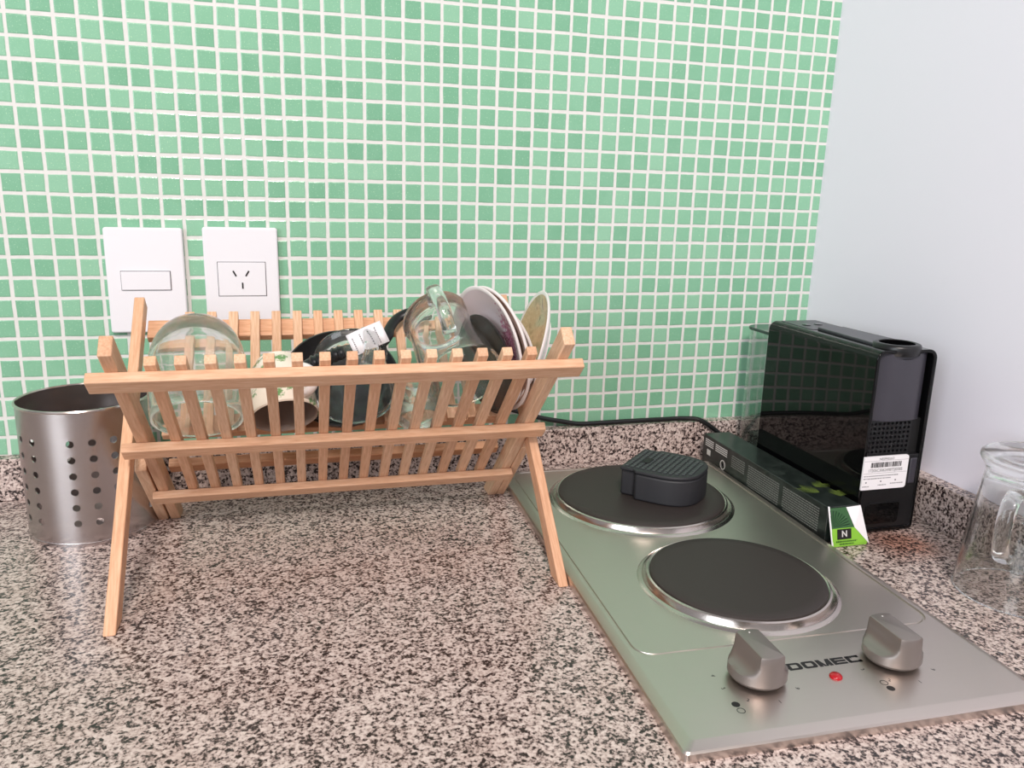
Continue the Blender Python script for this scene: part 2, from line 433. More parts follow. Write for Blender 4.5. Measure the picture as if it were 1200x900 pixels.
# ------------------------------------------------------------------ glassware and dishes in the rack
def mug_profile(r0, r1, h, foot=.0066):
    """outer wall from mouth (z=0) to base (z=h) and back inside; r0 mouth radius, r1 radius near the base"""
    w = .0028; pr = [(r0-w, .0006), (r0-w*.5, 0), (r0, .0008)]
    for i in range(1, 9):
        f = i/9; pr.append((r0+(r1-r0)*f, h*.86*f))
    pr += [(r1-.0004, h*.86), (r1+foot*.2, h*.90), (r1+foot*.8, h*.935), (r1+foot, h*.957), (r1+foot*.88, h*.982), (r1+foot*.3, h), (r1-.012, h-.002), (0, h-.0035)]
    inner = [(0, h*.875), (r1-.012, h*.87), (r1-w-.003, h*.845), (r1-w, h*.80)]
    for i in range(8, 0, -1):
        f = i/9
        if h*.86*f < h*.79: inner.append((r0-w+(r1-r0)*f, h*.86*f))
    return pr + inner + [(r0-w, .0006)]
def mug(name, label, M, r0=.045, r1=.034, h=.125, ang=0, lo=.24, hi=.88, reach=.026, foot=.0066):
    t = thing(name, label, 'glass mug', M=M)
    link('glass_body', lathe(mug_profile(r0, r1, h, foot), 72), M_GLASSTHICK, t, smooth=True, ang=50)
    ca, sa = math.cos(ang), math.sin(ang)
    def q(f, out): r = r0+(r1-r0)*f*1.05; return ((r+out)*ca, (r+out)*sa, h*.86*f)
    L = hi-lo; k = reach/.026
    path = catmull([q(hi, -.0018), q(hi+.02*L, .010*k), q(hi-.07*L, .021*k), q(hi-.34*L, .026*k), q(hi-.66*L, .024*k), q(lo+.1*L, .015*k), q(lo+.02*L, .006*k), q(lo, -.0018)], 7)
    link('handle', tube(path, .0052, 14, up=(0,0,1), sx=1.25, sy=.85, expo=3), M_GLASSTHICK, t, smooth=True, ang=60)
    return t
NB = Vector((0,-.674,-.739))
def onB(x, s, off=0): return B0 + BD*s + BN*off + X1*x
def onA(x, s, off=0): return A0 + AD*s + AN*off + X1*x

# the big clear tumbler, mouth against the front slats
def tumbler():
    t = thing('glass_tumbler', 'large clear round-bottomed glass upside down at the left end of the dish rack', 'glass', M=MAT4((-.02,.64,.77), onB(.1815, .2165, -.0015)))
    R, L, w = .0375, .098, .0026
    out = [(R-w*.5, 0), (R-w*.2, .0003), (R, .0012)]
    for i in range(1, 7): f = i/7; out.append((R+.0028*math.sin(f*PI*.55), L*.55*f))
    R2 = R+.0024
    for i in range(0, 10): a = PI/2*i/10; out.append((R2*math.cos(a)**.8, L*.55+(L*.45)*math.sin(a)))
    out += [(R2*.12, L), (0, L)]
    inn = [(0, L-.011)]
    Ri, Li = R2-w, L*.45-.011
    for i in range(9, -1, -1): a = PI/2*i/10; inn.append((Ri*math.cos(a)**.8, L*.55+Li*math.sin(a)))
    for i in range(6, 0, -1): f = i/7; inn.append((R-w+.0028*math.sin(f*PI*.55), L*.55*f))
    inn += [(R-w, .0012), (R-w*.8, .0003), (R-w*.5, 0)]
    link('glass_body', lathe(out+inn, 72), M_GLASS, t, smooth=True, ang=60)
tumbler()

# cream cup with green sprigs
def cream_cup():
    t = thing('teacup', 'small cream cup with green leaf print lying mouth forward in the rack', 'cup', M=MAT4((-.10,.68,.72), onB(.2525, .2080, -.0055)))
    R, w = .0300, .0026
    out = [(R-w*.5, 0), (R, .001), (R-.0004, .012), (R-.0014, .026), (R-.0035, .040), (R-.0075, .050), (R-.011, .0535), (R-.0115, .057), (R-.0135, .057), (R-.0145, .0545), (0, .0545)]
    inn = [(0, .0515), (R-.013, .0505), (R-.0095, .047), (R-.0062, .038), (R-w-.0014, .026), (R-w-.0004, .012), (R-w, .001), (R-w*.5, 0)]
    q = N('cream_glaze_with_sprigs'); 
    c = q.coord(); v = q.n('ShaderNodeTexVoronoi', Scale=55); q.l(c, v.inputs['Vector'])
    n = q.noise(c, 300, 3, .6)
    leaf = q.math('MULTIPLY', q.math('SUBTRACT', q.math('MULTIPLY', n, q.math('SUBTRACT', .62, v.outputs['Distance'])), .13), 16, clamp=True)
    q.l(q.mix(leaf, srgb(236,224,208), srgb(112,150,96)), q.b.inputs['Base Color']); q.set(Roughness=.14)
    link('cup_body', lathe(out, 64), q.m, t, smooth=True, ang=50)
    link('cup_inside', lathe(inn + [], 64), plain('grey_cup_inside', srgb(176,160,150), .2), t, smooth=True, ang=60)  # inside surface coloured greyer than the cream outer wall
    a = math.radians(118); ca, sa = math.cos(a), math.sin(a)
    P3 = lambda r, z: (r*ca, r*sa, z)
    link('handle', tube(catmull([P3(R-.003,.008), P3(R+.009,.005), P3(R+.017,.010), P3(R+.016,.022), P3(R+.006,.032), P3(R-.005,.036)], 7), .0032, 12, sx=1.5), M_CERAM, t, smooth=True)
cream_cup()

# small black pan leaning on the back slats
def pan():
    c = onA(.306, .2155, -.0015)
    t = thing('frying_pan', 'small round black pan leaning on the back slats behind the glass mug', 'pan', M=MAT4(-AN, c, (0,.7,.7)))
    R = .054
    link('pan_body', lathe([(0,0),(R-.016,0),(R-.006,.004),(R,.018),(R+.0012,.0195),(R-.0005,.0205),(R-.002,.019),(R-.008,.006),(R-.017,.0025),(0,.0025)], 72), M_PANBLACK, t, smooth=True, ang=50)
    pts = [(.040,.040,.012), (.049,.051,.014), (.052,.062,.012), (.060,.075,.010), (.071,.081,.012), (.083,.080,.016), (.090,.076,.020)]
    pth = catmull(pts, 7)
    link('handle', tube(pth, [.0042]*len(pth), 12, sx=1.3, sy=.8), M_BLACK, t, smooth=True)
pan()

# glass mugs
mug('glass_mug', 'clear glass mug lying mouth forward in front of the small black pan', MAT4((-.02,.84,.54), (.3155,-.2400,-.1700)), .0350, .0300, .058, math.radians(105), .20, .88, .017, .004)
mug('glass_mug', 'large clear glass mug tipped with its handle up, leaning beside the white plates', MAT4((-.13,.88,.45), (.4110,-.2490,-.1510)), .0375, .0305, .092, math.radians(72), .34, .97, .023, .0035)

def small_glass():
    t = thing('small_glass', 'small plain glass mostly hidden behind the large tipped glass mug', 'glass', M=MAT4((.02,.68,.73), onB(.3730, .1960, -.002)))
    R, L, w = .0215, .050, .0022
    pr = [(R-w*.5,0),(R,.0008),(R+.001,.02),(R-.001,.045),(R-.004,L-.003),(R-.006,L),(0,L),(0,L-.006),(R-.008,L-.007),(R-.004-w,L-.011),(R-.001-w,.043),(R+.001-w,.02),(R-w,.0008),(R-w*.5,0)]
    link('glass_body', lathe(pr, 56), M_GLASS, t, smooth=True, ang=60)
small_glass()

# brush with black ribbed handle and paper tag
def brush():
    a, b = Vector((.2600,-.232,-.1440)), Vector((.3060,-.236,-.1275))
    t = thing('kitchen_tool', 'black ribbed handled kitchen tool with a white paper tag lying across the dishes', 'kitchen tool', a)
    ax = b-a; n = 30
    path = [ax*(i/n) for i in range(n+1)]
    rad = [(.0028+.0036*min(1, (i/n)/.40)) if i < 12 else (.0072 + (.0008 if i % 3 == 0 else -.0004)) for i in range(n+1)]
    rad[-1] = .005
    link('handle', tube(path, rad, 16, sx=1.1, sy=.9), M_BLACK, t, smooth=True)
    M = MAT4((-.15,-.93,.34), ax + Vector((.0200,-.002,.0120)), (-.40,.2,.90))
    tg = bmesh.new()
    N_ = 10; W, H = .033, .0205
    rows = []
    for j in range(2):
        rows.append([tg.verts.new((-W/2+W*i/N_, -H/2+H*j, .0015*math.sin(i/N_*PI*1.3))) for i in range(N_+1)])
    for i in range(N_): tg.faces.new((rows[0][i], rows[0][i+1], rows[1][i+1], rows[1][i]))
    bmesh.ops.transform(tg, matrix=M, verts=tg.verts[:])
    o = link('paper_tag', tg, M_PAPER, t, smooth=True); so = o.modifiers.new('s', 'SOLIDIFY'); so.thickness = .0003
    ln = bmesh.new(); random.seed(3)
    for k in range(4):
        x = -.0125+k*.0072; y = -.0085
        while y < .0055:
            h = random.uniform(.0008,.0018)
            obox(ln, (x, y+h/2, .0015*math.sin((x+W/2)/W*PI*1.3)+.00035), (1,0,0), (0,1,0), (0,0,1), .0005, h/2, .00012); y += h+.0006
    bmesh.ops.transform(ln, matrix=M, verts=ln.verts[:])
    link('print', ln, M_GREYPRINT, o)
brush()

# plates
def plate_mat(name, base, kind):
    q = N(name); c = q.coord()
    sp = q.n('ShaderNodeSeparateXYZ'); q.l(c, sp.inputs[0])
    n = q.noise(c, 260, 4, .7)
    if kind == 'rose':
        x = q.math('SUBTRACT', sp.outputs['X'], .036); y = q.math('SUBTRACT', sp.outputs['Y'], .014)
        d = q.math('SQRT', q.math('ADD', q.math('MULTIPLY', q.math('MULTIPLY', x, x), 1.6), q.math('MULTIPLY', q.math('MULTIPLY', y, y), .55)))
        f = q.math('MULTIPLY', q.math('SUBTRACT', q.math('SUBTRACT', n, .26), q.math('MULTIPLY', d, 10.5)), 9, clamp=True)
        col = q.mix(f, base, q.ramp(q.noise(c, 420, 2), [(.35, srgb(150,70,98)), (.6, srgb(206,140,160))]))
    elif kind == 'olive':
        big = q.noise(c, 55, 3, .6); st = q.noise(q.coord('Object', (3, 1, 1)), 60, 2)
        f = q.math('MULTIPLY', q.math('SUBTRACT', big, .56), 12, clamp=True)
        f2 = q.math('MULTIPLY', q.math('SUBTRACT', st, .64), 14, clamp=True)
        col = q.mix(q.math('MULTIPLY', f, .45), q.ramp(n, [(.3, srgb(184,164,128)), (.7, srgb(206,188,152))]), srgb(134,124,90))
        col = q.mix(q.math('MULTIPLY', f2, .7), col, srgb(96,76,60))
    elif kind == 'brown':
        f = q.math('MULTIPLY', q.math('SUBTRACT', n, .6), 9, clamp=True)
        col = q.mix(f, base, srgb(92,62,52))
    else: col = q.mix(0, base, base)
    q.l(col, q.b.inputs['Base Color']); q.set(Roughness=.13)
    return q.m
def plate(label, c, n, R, m_face, m_body, depth=.012, group=None):
    t = thing('plate', label, 'plate', M=MAT4(n, c))
    k = R/.07
    back = [(R-.0012, depth+.0008), (R, depth), (R-.0008, depth-.0016), (R-.010*k, depth-.005), (R-.024*k, .0025), (R-.029*k, .0012), (R-.030*k, -.0008), (R-.032*k, -.0008), (R-.033*k, .0010), (0, .0010)]
    face = [(0, .0038), (R-.030*k, .0038), (R-.024*k, .0052), (R-.012*k, depth-.0026), (R-.0040, depth-.0002)]
    link('plate_body', lathe(face[-1:]+back, 80), m_body, t, smooth=True, ang=55)
    link('plate_face', lathe(face, 80), m_face, t, smooth=True, ang=60)
plate('white plate with pink flowers standing first in the row of plates', (.4530,-.2070,-.1315), (-.940,-.290,-.175), .0620, plate_mat('rose_plate_face', srgb(228,212,214), 'rose'), M_CERAM)
plate('brown patterned plate with white rim right behind the pink flowered plate', (.4600,-.2070,-.1315), (-.940,-.290,-.175), .0620, plate_mat('brown_plate_face', srgb(176,142,124), 'brown'), M_CERAM)
plate('smaller white rimmed plate squeezed behind the brown patterned plate', (.4695,-.2070,-.1400), (-.940,-.290,-.175), .0500, plate_mat('beige_plate_face', srgb(204,190,178), 'brown'), M_CERAM, .007)
plate('olive patterned plate with white rim leaning apart at the rack\'s end bar', (.4935,-.2070,-.1370), (-.940,.07,.290), .0580, plate_mat('olive_plate_face', srgb(180,164,130), 'olive'), M_CERAM)
plate('dark grey plate between the large glass mug and the pink flowered plate', (.4478,-.2075,-.1480), (-.940,-.290,-.175), .0500, plain('dark_grey_glaze', srgb(52,50,50), .2), plain('charcoal_glaze', srgb(44,42,42), .2), .0065)

# ------------------------------------------------------------------ electric hob
HOBR = -1.45*PI/180
hob = thing('electric_hob', 'stainless steel two plate electric hob set on the granite', 'hob', (.6340,-.3115,ZC))
hob.rotation_euler = (0,0,HOBR)
HW, HL, HT = .1408, .2560, .0100
def hob_panel():
    bm = bmesh.new(); n = 0
    loops = []
    def loop(w, l0, l1, r, z): 
        v = [bm.verts.new((x,y,z)) for x, y in rrect(-w, w, l0, l1, r, 6)]; loops.append(v)
    loop(HW, -HL, HL, .004, 0)
    loop(HW, -HL, HL, .004, HT-.0040)
    loop(HW-.0010, -HL+.0010, HL-.0010, .004, HT-.0026)
    loop(HW-.0075, -HL+.0075, HL-.0065, .004, HT-.0001)
    loop(HW-.0085, -HL+.0085, HL-.0075, .004, HT)
    # raised edge around the cooking field
    loop(HW-.0105, -.1550, HL-.0100, .017, HT)
    loop(HW-.0110, -.1545, HL-.0105, .0165, HT-.0014)
    loop(HW-.0122, -.1533, HL-.0117, .0153, HT-.0014)
    loop(HW-.0128, -.1527, HL-.0123, .0147, HT-.0003)
    for a, b in zip(loops, loops[1:]):
        for i in range(len(a)): bm.faces.new((a[i], a[(i+1)%len(a)], b[(i+1)%len(b)], b[i]))
    bm.faces.new(loops[-1])
    return bm
link('hob_top', hob_panel(), M_STEEL, hob, smooth=True, ang=25)
def burner(x, y, R):
    """x, y in the hob's own frame"""
    ring = link('burner_ring', lathe([(R+.0145, HT-.0022), (R+.011, HT-.0006), (R+.0085, HT+.0014), (R+.0068, HT+.0016), (R+.0050, HT+.0004), (R+.0035, HT+.0030), (R+.0028, HT+.0058), (R+.0012, HT+.0066), (R-.0005, HT+.0060), (R-.002, HT-.001)], 96), M_RING, hob, smooth=True, ang=40, loc=(x,y,0))
    link('hotplate', lathe([(R-.0002, HT+.004), (R-.0006, HT+.0072), (R-.002, HT+.0082), (R-.012, HT+.0082), (.02, HT+.0078), (0, HT+.0078)], 96), M_IRON, ring, smooth=True, ang=40)
Rm = Matrix.Rotation(-HOBR, 2)
def hl(x, y): v = Rm @ Vector((x-.6340, y+.3115)); return v.x, v.y
burner(*hl(.6325,-.1712), .0925)
burner(*hl(.6345,-.3736), .0768)
def knob(x, y):
    kx, ky = hl(x, y)
    lv = [(.0016,.0138,9),(.0024,.0188,9),(.0050,.0208,9),(.0095,.0207,9),(.0108,.0206,.0196),(.0120,.0205,.0160),(.0140,.0204,.0124),(.0175,.0202,.0103),(.0215,.0200,.0096),(.0262,.0197,.0092),(.0273,.0192,.0086),(.0276,.0184,.0078)]
    bm = bmesh.new(); n = 64; rings = []
    for z, r, g in lv:
        rings.append([bm.verts.new((max(-g, min(g, r*math.cos(2*PI*i/n))), r*math.sin(2*PI*i/n), z)) for i in range(n)])
    for a, b in zip(rings, rings[1:]):
        for i in range(n): bm.faces.new((a[i], a[(i+1)%n], b[(i+1)%n], b[i]))
    bm.faces.new(rings[0][::-1]); bm.faces.new(rings[-1])
    k = link('knob', bm, M_KNOB, hob, smooth=True, ang=38, loc=(kx,ky,HT))
    link('pointer_dot', lathe([(0,.00015),(.0007,.00015),(.0007,-.0002)], 16, M=Matrix.Translation((0,.0145,.0276))), plain('pale_dot', srgb(214,210,208), .5), k)
    stem = link('shaft', lathe([(.006,0),(.006,.004),(0,.004)], 24), M_PRINT, k)
knob(.5725,-.5060); knob(.6848,-.5080)
lens = link('indicator_light', lathe([(.0046,HT-.0004),(.0046,HT+.0008),(.0036,HT+.0020),(0,HT+.0026)], 32), M_RED, hob, smooth=True, ang=60, loc=(*hl(.6297,-.5178),0))
tx, ty = hl(.6325,-.5006)
def hob_lettering():
    bm = bmesh.new(); w, h, sv, sh, gap = .0113, .0083, .0030, .0021, .0011
    z0, z1 = HT-.0002, HT+.00008
    def bar(xa, xb, ya, yb): box(bm, xa, xb, ya, yb, z0, z1)
    def ring(x, rl):
        o = rrect(x, x+w, 0, h, [.0022,rl,rl,.0022], 5); i = rrect(x+sv, x+w-sv, sh, h-sh, [.0008,min(rl,.0008),min(rl,.0008),.0008], 5)
        if len(o) != len(i): i = rrect(x+sv, x+w-sv, sh, h-sh, [.0008,.00001,.00001,.0008], 5)
        n = len(o)
        for za, flip in ((z1,0),):
            a = [bm.verts.new((p[0],p[1],za)) for p in o]; b = [bm.verts.new((p[0],p[1],za)) for p in i]
            for k in range(n): bm.faces.new((a[k], a[(k+1)%n], b[(k+1)%n], b[k]))
    x = -(5*w+4*gap)/2; base = -h/2
    ring(x, .0003); x += w+gap
    ring(x, .0022); x += w+gap
    bar(x, x+sv, 0, h); bar(x+w-sv, x+w, 0, h)
    for s_ in (1,-1):
        xm = x+w/2
        pts = [(xm+s_*(w/2), h), (xm+s_*(w/2-sv*1.05), h), (xm-s_*.0003, 0), (xm+s_*sv*.55, 0)]
        v = [bm.verts.new((p[0],p[1],z1-.00001)) for p in pts]; bm.faces.new(v)
    x += w+gap
    bar(x, x+sv, 0, h)
    for ya in (0, (h-sh)/2, h-sh): bar(x+sv*.9, x+w, ya, ya+sh)
    x += w+gap
    bar(x, x+sv, .0006, h-.0006); bar(x+.0006, x+w, 0, sh); bar(x+.0006, x+w, h-sh, h)
    bar(x+w-sv*.8, x+w, .0, .0026); bar(x+w-sv*.8, x+w, h-.0026, h)
    bmesh.ops.translate(bm, vec=(tx, ty+base, 0), verts=bm.verts[:])
    link('lettering', bm, M_PRINT, hob)
hob_lettering()
def marks(x, y, filled_back):
    kx, ky = hl(x, y)
    for i, dy in ((0, .0), (1, -.0068)):
        fl = (i == 0) == filled_back
        if fl: bm = lathe([(0,HT+.0001),(.0029,HT+.0001),(.0029,HT-.0002),(0,HT-.0002)], 28)
        else: bm = lathe([(.0029,HT+.0001),(.0029,HT-.0002),(.0024,HT-.0002),(.0024,HT+.0001)], 28, closed=True)
        link('burner_mark', bm, M_PRINT, hob, loc=(kx+(.0002*i),ky+dy,0))
marks(.5420,-.5300,True); marks(.6592,-.5318,False)
for kx0, ky0 in ((.5715,-.5050),(.6838,-.5075)):
    kx, ky = hl(kx0, ky0)
    for dig, deg in (('1',-85),('2',-128),('3',-165),('4',165),('5',8),('6',-38)):
        a = math.radians(deg)
        link('dial_number', text_bm(dig, .0044, Matrix.Translation((kx+.0295*math.cos(a), ky+.0295*math.sin(a), HT+.00004)) @ Matrix.Rotation(a+PI/2,4,'Z'), extrude=.00005), M_PRINT, hob)

# ------------------------------------------------------------------ drip tray on the rear plate
def drip_tray():
    S0 = Vector((.6360,-.1430)); a = Vector((.70,-.714)).normalized(); w = Vector((-.714,-.70)).normalized()
    zb = ZC+HT+.0082
    t = thing('drip_tray', 'black plastic drip tray with ribbed top standing on the rear hotplate', 'drip tray', (S0.x, S0.y, zb))
    def outline(hw, tab, L, x0=0, ins=0):
        pts = []
        # rounded front as half super-ellipse, tab at the back
        pts += [(x0, -tab), (x0, tab), (.016, tab), (.020, hw)]
        for i in range(0, 21):
            th = PI/2 - PI*i/20
            e = 2.7; c_, s_ = abs(math.cos(th))**(2/e), math.copysign(abs(math.sin(th))**(2/e), math.sin(th))
            pts.append((L*.45+(L*.55)*c_, hw*s_))
        pts += [(.020, -hw), (.016, -tab)]
        return [((a*u + w*(v+.007)).x, (a*u + w*(v+.007)).y) for u, v in pts]
    H = .0335
    link('tray_base', prism(outline(.0420,.0335,.084), .0, H-.004), M_BLACKMATTE, t, bevel=.0022, seg=3)
    top = link('grille', prism(outline(.0420,.0375,.084), H-.0036, H), M_BLACKMATTE, t, bevel=.0010)
    # ridges of the grille: rows of short bars, one mesh of pattern
    bm = bmesh.new(); slot = bmesh.new()
    for i in range(12):
        u = .006 + i*.0062
        half = .033 if u < .046 else .033*math.sqrt(max(.05, 1-((u-.046)/.036)**2.4))
        nseg = max(1, int(half*2/.0052))
        for k in range(nseg):
            v = -half + (k+.5)*2*half/nseg + .007
            c = a*u + w*v
            obox(bm, (c.x, c.y, H+.0004), (a.x,a.y,0), (w.x,w.y,0), (0,0,1), .0017, half/nseg*.72, .0005)
    link('ribs', bm, plain('rib_plastic', srgb(62,64,68), .4), top)
    c = a*.020 + w*.012
    obox(slot, (c.x, c.y, H+.0009), (a.x,a.y,0), (w.x,w.y,0), (0,0,1), .004, .0085, .0006)
    link('finger_slot', slot, plain('slot_black', srgb(10,10,11), .6), top)
drip_tray()

# ------------------------------------------------------------------ coffee machine
def coffee_machine():
    x0, x1, y0, y1, z0, z1 = .8235, .8965, -.2900, -.0980, ZC+.0022, -.1300
    t = thing('coffee_machine', 'tall black capsule coffee machine with glossy sides in the corner', 'coffee machine', ((x0+x1)/2, (y0+y1)/2, ZC))
    O = Vector(t.location)
    T = lambda bm: (bmesh.ops.translate(bm, vec=-O, verts=bm.verts[:]), bm)[1]
    XZ = Matrix.Rotation(PI/2, 4, 'X')   # prism drawn in x,z and pushed along -y
    def xz(poly, ya, yb):
        bm = prism(poly, -yb, -ya)
        bmesh.ops.transform(bm, matrix=XZ, verts=bm.verts[:]); return T(bm)
    # glossy shell: inverted U, open at the front
    th = .0042; bm = bmesh.new()
    outer = rrect(x0, x1, z0, z1, [.010,.010,.004,.004], 8); inner = rrect(x0+th, x1-th, z0+th, z1-th*.8, [.007,.007,.002,.002], 8)
    vs = {}
    for key, poly, y in (('of',outer,y0),('ob',outer,y1),('if',inner,y0),('ib',inner,y0+.012)):
        vs[key] = [bm.verts.new((x,y,z)) for x,z in poly]
    n = len(outer)
    for A_, B_ in (('of','ob'),('if','of'),('ib','if')):
        for i in range(n): bm.faces.new((vs[A_][i], vs[A_][(i+1)%n], vs[B_][(i+1)%n], vs[B_][i]))
    bm.faces.new(vs['ob']); bm.faces.new(vs['ib'])
    link('shell', T(bm), M_BLACKGLOSS, t, bevel=.0011, seg=3, ang=30)
    # head: half round column under the lever
    pts = []
    hx0, hx1 = x0+.0060, x1-.0050; cxm = (hx0+hx1)/2; hw = (hx1-hx0)/2
    for i in range(25):
        th_ = PI*i/24; pts.append((cxm+hw*math.cos(th_), y0+.0115-.0110*abs(math.sin(th_))**.9))
    pts += [(hx0, y0+.014), (hx1, y0+.014)]
    link('spout_head', T(prism(pts, -.2045, z1-.004)), M_HEAD, t, smooth=True, ang=40)
    # grid panel with square openings
    gx0, gx1, gz0, gz1 = .8275, .8790, -.2400, -.2050
    g = link('grid_panel', T(BX(x0+th, x1-th, y0+.0060, y0+.0119, -.2420, -.2040)), plain('deep_black', srgb(9,9,10), .6), t)
    bm = bmesh.new()
    for i in range(11):
        x = gx0+(gx1-gx0)*i/10; box(bm, x-.0011, x+.0011, y0+.0035, y0+.0062, gz0, gz1)
    for j in range(8):
        z = gz0+(gz1-gz0)*j/7; box(bm, gx0-.001, gx1+.001, y0+.0034, y0+.0061, z-.0011, z+.0011)
    link('grid_bars', T(bm), M_BLACK, g)
    # lower front, with its shallow drip tray socket
    lf = link('lower_front', T(BX(x0+.003, x1-.003, y0+.0008, y0+.0118, z0+.004, -.2415)), M_BLACK, t, bevel=.001)
    link('socket_frame', xz(rrect(.834, .876, -.3170, -.2930, .004), y0-.0004, y0+.001), M_BLACKGLOSS, lf, bevel=.0008)
    link('side_latch', T(BX(.8825,.8905, y0-.0002, y0+.002, -.2740,-.2460)), M_HEAD, lf, bevel=.001)
    # label
    lb = link('sticker', xz(rrect(.8237, .8785, -.2772, -.2410, [.003,.0006,.0006,.003]), y0-.0012, y0+.0009), M_PAPER, t)
    XT = lambda x, z: T_(x, z)
    def T_(x, z): return Matrix.Translation((x-O.x, y0-.0013-O.y, z-O.z)) @ Matrix.Rotation(PI/2, 4, 'X')
    link('lettering', text_bm('NESPRESSO', .0036, T_(.8510,-.2440), spacing=1.0), M_PRINT, lb)
    link('serial_number', text_bm('17205C3062498TSJ0385', .0046, T_(.8508,-.2563), sx=.92), M_PRINT, lb)
    bc = bmesh.new(); random.seed(8); x = .8325
    while x < .8690:
        w = random.choice((.0003,.0004,.0007,.0011)); box(bc, x, x+w, y0-.00135, y0-.0011, -.2530, -.2475); x += w+random.choice((.0003,.0004,.0007))
    link('barcode', T(bc), M_PRINT, lb)
    ln = bmesh.new()
    for z, xa, xb, hh in ((-.2458,.8243,.8780,.00012),(-.2593,.8243,.8780,.00012)): box(ln, xa, xb, y0-.0013, y0-.0011, z-hh, z+hh)
    for z, xa, xb in ((-.2622,.8255,.8680),(-.2650,.8255,.8590),(-.2735,.8250,.8330),(-.2725,.8440,.8540),(-.2715,.8590,.8750)):
        x = xa
        while x < xb:
            w = random.uniform(.0006,.0020); box(ln, x, min(x+w,xb), y0-.0013, y0-.0011, z-.0005, z+.0005); x += w+.0006
    for x, z in ((.8290,-.2690),(.8470,-.2685),(.8650,-.2680)):
        box(ln, x-.0008, x+.0008, y0-.0013, y0-.0011, z-.0008, z+.0008)
    link('small_print', T(ln), M_GREYPRINT, lb)
    # lever with the round capsule opening
    lv = bmesh.new()
    poly = [(cxm-.0175,-.165),(cxm-.0215,-.262)]
    for i in range(1, 24):
        a = PI+PI*i/24; poly.append((cxm+.0215*math.cos(a), -.2705+.0230*math.sin(a)))
    poly += [(cxm+.0215,-.262),(cxm+.0175,-.165)]
    lever = link('lever', T(prism(poly, z1-.0005, z1+.0030)), M_HEAD, t, bevel=.001)
    link('lever_nose', T(lathe([(.0225,-.0065),(.0236,-.003),(.0236,.0020),(.0226,.0040),(.0205,.0048),(.0182,.0048),(.0172,.0040),(.0170,.0010),(0,.0004),(0,-.013),(.012,-.0125),(.019,-.0095)], 48, M=Matrix.Translation((cxm,-.2715,z1)))), M_BLACK, lever, smooth=True, ang=50)
    link('capsule_hole_shade', T(lathe([(0,.0040),(.0171,.0043),(.0171,.0020),(0,.0020)], 40, M=Matrix.Translation((cxm,-.2715,z1)))), plain('hole_shade_black', srgb(4,4,5), 1.0, IOR=1.02), lever)  # black disc near the rim paints the shade inside the opening
    for bx, by in ((.8480,-.1370),(.8660,-.1345)):
        link('button', T(lathe([(0,.0013),(.0044,.0013),(.0052,.0008),(.0052,-.001)], 32, M=Matrix.Translation((bx,by,z1)))), M_BLACKGLOSS, t, smooth=True)
    link('top_panel', T(prism(rrect(x0+.012, x1-.012, -.166, -.102, .004), z1-.001, z1+.0006)), M_HEAD, t, bevel=.0004)
    # water tank behind
    tx0, tx1, ty0, ty1 = .8315, .8890, -.0975, -.0290
    def tk(i): return rrect(tx0+i, tx1-i, ty0+i, ty1-i, [.022-i,.022-i,.002,.002], 8)
    bm = bmesh.new(); Ls = []
    for i, z in ((0,ZC+.022),(0,-.1500),(.0018,-.1500),(.0018,ZC+.025)):
        Ls.append([bm.verts.new((x,y,z)) for x,y in tk(i)])
    n = len(Ls[0])
    for A_, B_ in zip(Ls, Ls[1:]):
        for i in range(n): bm.faces.new((A_[i], A_[(i+1)%n], B_[(i+1)%n], B_[i]))
    bm.faces.new(Ls[0]); bm.faces.new(Ls[-1])
    tank = link('water_tank', T(bm), M_TANK, t, smooth=True, ang=40)
    link('tank_lid', T(prism(rrect(tx0-.0015, tx1+.0015, ty0, ty1+.0015, [.023,.023,.002,.002], 8), -.1500, -.1462)), plain('smoke_grey_lid', srgb(44,60,56), .12), tank, bevel=.001)
    link('tank_base', T(prism(rrect(.832, .8885, -.0980, -.034, [.018,.018,.001,.001], 8), ZC, ZC+.0215)), M_BLACK, t, bevel=.001)
coffee_machine()

# power cable along the top of the upstand
def px_ray(x, y):
    return (CF + CR*((x-600)/928.97) - CU*((y-450)/928.97))
pts = [(.50,-.0085,-.2450),(.545,-.0085,-.2600),(.5656,-.0085,-.2665),(.5936,-.0085,-.2725),(.6150,-.0088,-.2764),(.6409,-.0090,-.2768),(.6889,-.0088,-.2764),(.7383,-.0088,-.2764),(.7640,-.0100,-.2762),(.7850,-.0150,-.2775),(.8030,-.0205,-.2880),(.8180,-.0240,-.3000),(.8320,-.0270,-.3110),(.8400,-.0300,-.3150)]
tag(link('power_cable', tube(catmull(pts, 8), .0032, 12), M_CORD, smooth=True), 'black power cable running along the granite upstand behind the rack', 'cable')

